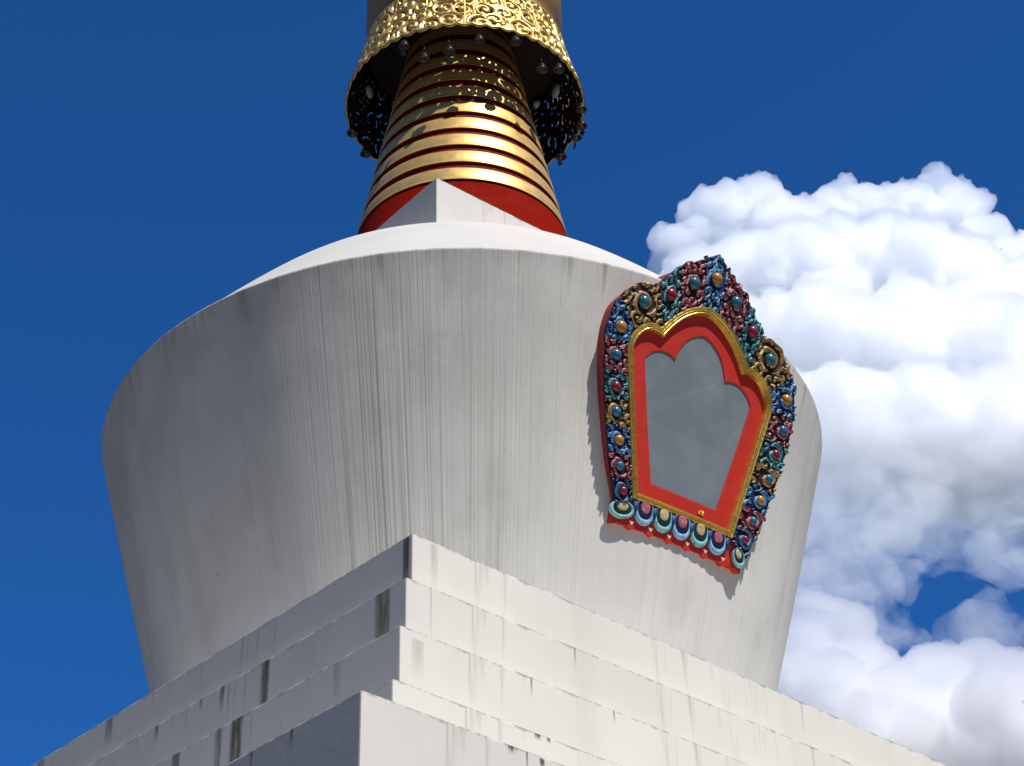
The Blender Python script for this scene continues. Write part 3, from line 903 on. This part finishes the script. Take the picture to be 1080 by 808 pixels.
main = [(722, 268, 40, 0), (712, 300, 34, 0), (760, 246, 52, 0), (800, 238, 52, 0), (845, 255, 52, 0), (888, 232, 50, 0), (920, 246, 44, 0), (952, 240, 48, 0), (985, 218, 44, 0), (1012, 238, 44, 0), (1030, 268, 44, 0), (1062, 292, 42, 0), (1095, 282, 42, 0), (1150, 300, 70, 0),
        (740, 318, 60, -40), (800, 310, 78, -50), (870, 318, 84, -60), (940, 318, 86, -60), (1005, 325, 80, -60), (1075, 360, 78, -50), (1150, 380, 90, -50),
        (770, 380, 70, -40), (860, 400, 90, -60), (950, 410, 95, -60), (1040, 430, 95, -60), (1120, 460, 100, -40),
        (745, 430, 50, -60), (800, 450, 60, -70), (880, 465, 75, -80), (960, 480, 75, -80), (1050, 490, 70, -80), (1130, 500, 70, -80)]
cloud('cloud', main, 900, 1.0, .30, g=.72, seed=3, levels=3, kids=(14, 9, 5), ratio=(.42, .40, .38), noise=((9, 3.0), (3.4, 1.9), (1.4, .75)), label='towering white cumulus cloud rising behind the right side of the stupa')
low = [(853, 658, 28, 0), (880, 668, 30, 0), (870, 700, 42, 0), (905, 725, 40, 0), (850, 740, 50, 0), (890, 770, 50, 0),
       (968, 722, 26, 0), (996, 712, 28, 0), (1030, 722, 32, 0), (1060, 740, 34, 0), (1010, 765, 45, 0), (965, 775, 45, 0), (1065, 795, 60, 0), (930, 800, 40, 0), (1120, 790, 60, 0)]
cloud('cloud', low, 800, .9, .30, g=.70, seed=5, levels=3, kids=(14, 9, 5), ratio=(.42, .40, .38), noise=((8, 3.2), (3.0, 1.9), (1.2, .75)), label='lower white puffy cloud above the right end of the terraces')
veil = [(735, 470, 60, 0), (790, 490, 70, 0), (860, 500, 80, 0), (940, 505, 75, 0), (1020, 510, 70, 0), (1100, 520, 75, 0), (840, 570, 60, 0), (900, 575, 55, 0), (955, 555, 45, 0), (1010, 560, 32, 0), (1065, 560, 34, 0), (880, 630, 50, 0), (915, 670, 42, 0), (1110, 580, 40, 0),
        (985, 592, 18, 0), (1035, 592, 24, 0), (1075, 600, 22, 0), (950, 610, 22, 0), (1030, 672, 30, -120), (1048, 662, 26, -120), (1066, 690, 30, -120)]
cloud('cloud', veil, 860, 2.0, .06, g=.5, wisp=True, levels=2, kids=(14, 6), seed=9, noise=((16, 9.0), (5, 3.5)), thin=.55, label='thin bluish cloud veil under the tall cumulus, torn open to blue sky')

# ------------------------------------------------------------------ light
SUN_EL, SUN_AZ = math.radians(54), math.radians(180 - 39)     # azimuth clockwise from +Y
sd = Vector((sin(SUN_AZ) * cos(SUN_EL), cos(SUN_AZ) * cos(SUN_EL), sin(SUN_EL)))
sun = bpy.data.lights.new('sun', 'SUN'); sun.energy = 5.0; sun.angle = math.radians(.53); sun.color = (1.0, .955, .88)
so = bpy.data.objects.new('sun', sun); so.rotation_euler = sd.to_track_quat('Z', 'Y').to_euler(); so.location = sd * 60; col.objects.link(so)

w = bpy.data.worlds.new('World'); sc.world = w; w.use_nodes = True
nt = w.node_tree; bg = nt.nodes['Background']
sky = nt.nodes.new('ShaderNodeTexSky'); sky.sky_type = 'NISHITA'; sky.sun_disc = False
sky.sun_elevation = SUN_EL; sky.sun_rotation = SUN_AZ; sky.altitude = 2300; sky.air_density = .8; sky.dust_density = .0; sky.ozone_density = 6.0
hs = nt.nodes.new('ShaderNodeMix'); hs.data_type = 'RGBA'; hs.blend_type = 'MULTIPLY'; hs.inputs[0].default_value = 1.0
hs.inputs[7].default_value = (.37, 1.22, 1.95, 1)      # white balance of the photograph
nt.links.new(sky.outputs[0], hs.inputs[6]); nt.links.new(hs.outputs[2], bg.inputs[0]); bg.inputs[1].default_value = .082

sc.render.engine = 'CYCLES'
sc.cycles.volume_step_rate = .5; sc.cycles.volume_max_steps = 256
cy = sc.cycles
cy.max_bounces = 68; cy.diffuse_bounces = 5; cy.glossy_bounces = 4; cy.transmission_bounces = 4; cy.volume_bounces = 64; cy.transparent_max_bounces = 64
cy.use_denoising = True
try: cy.denoiser = 'OPENIMAGEDENOISE'
except Exception: pass
cy.sample_clamp_indirect = 6
sc.view_settings.view_transform = 'Standard'; sc.view_settings.look = 'None'; sc.view_settings.exposure = 0; sc.view_settings.gamma = 1
sc.view_settings.use_curve_mapping = False
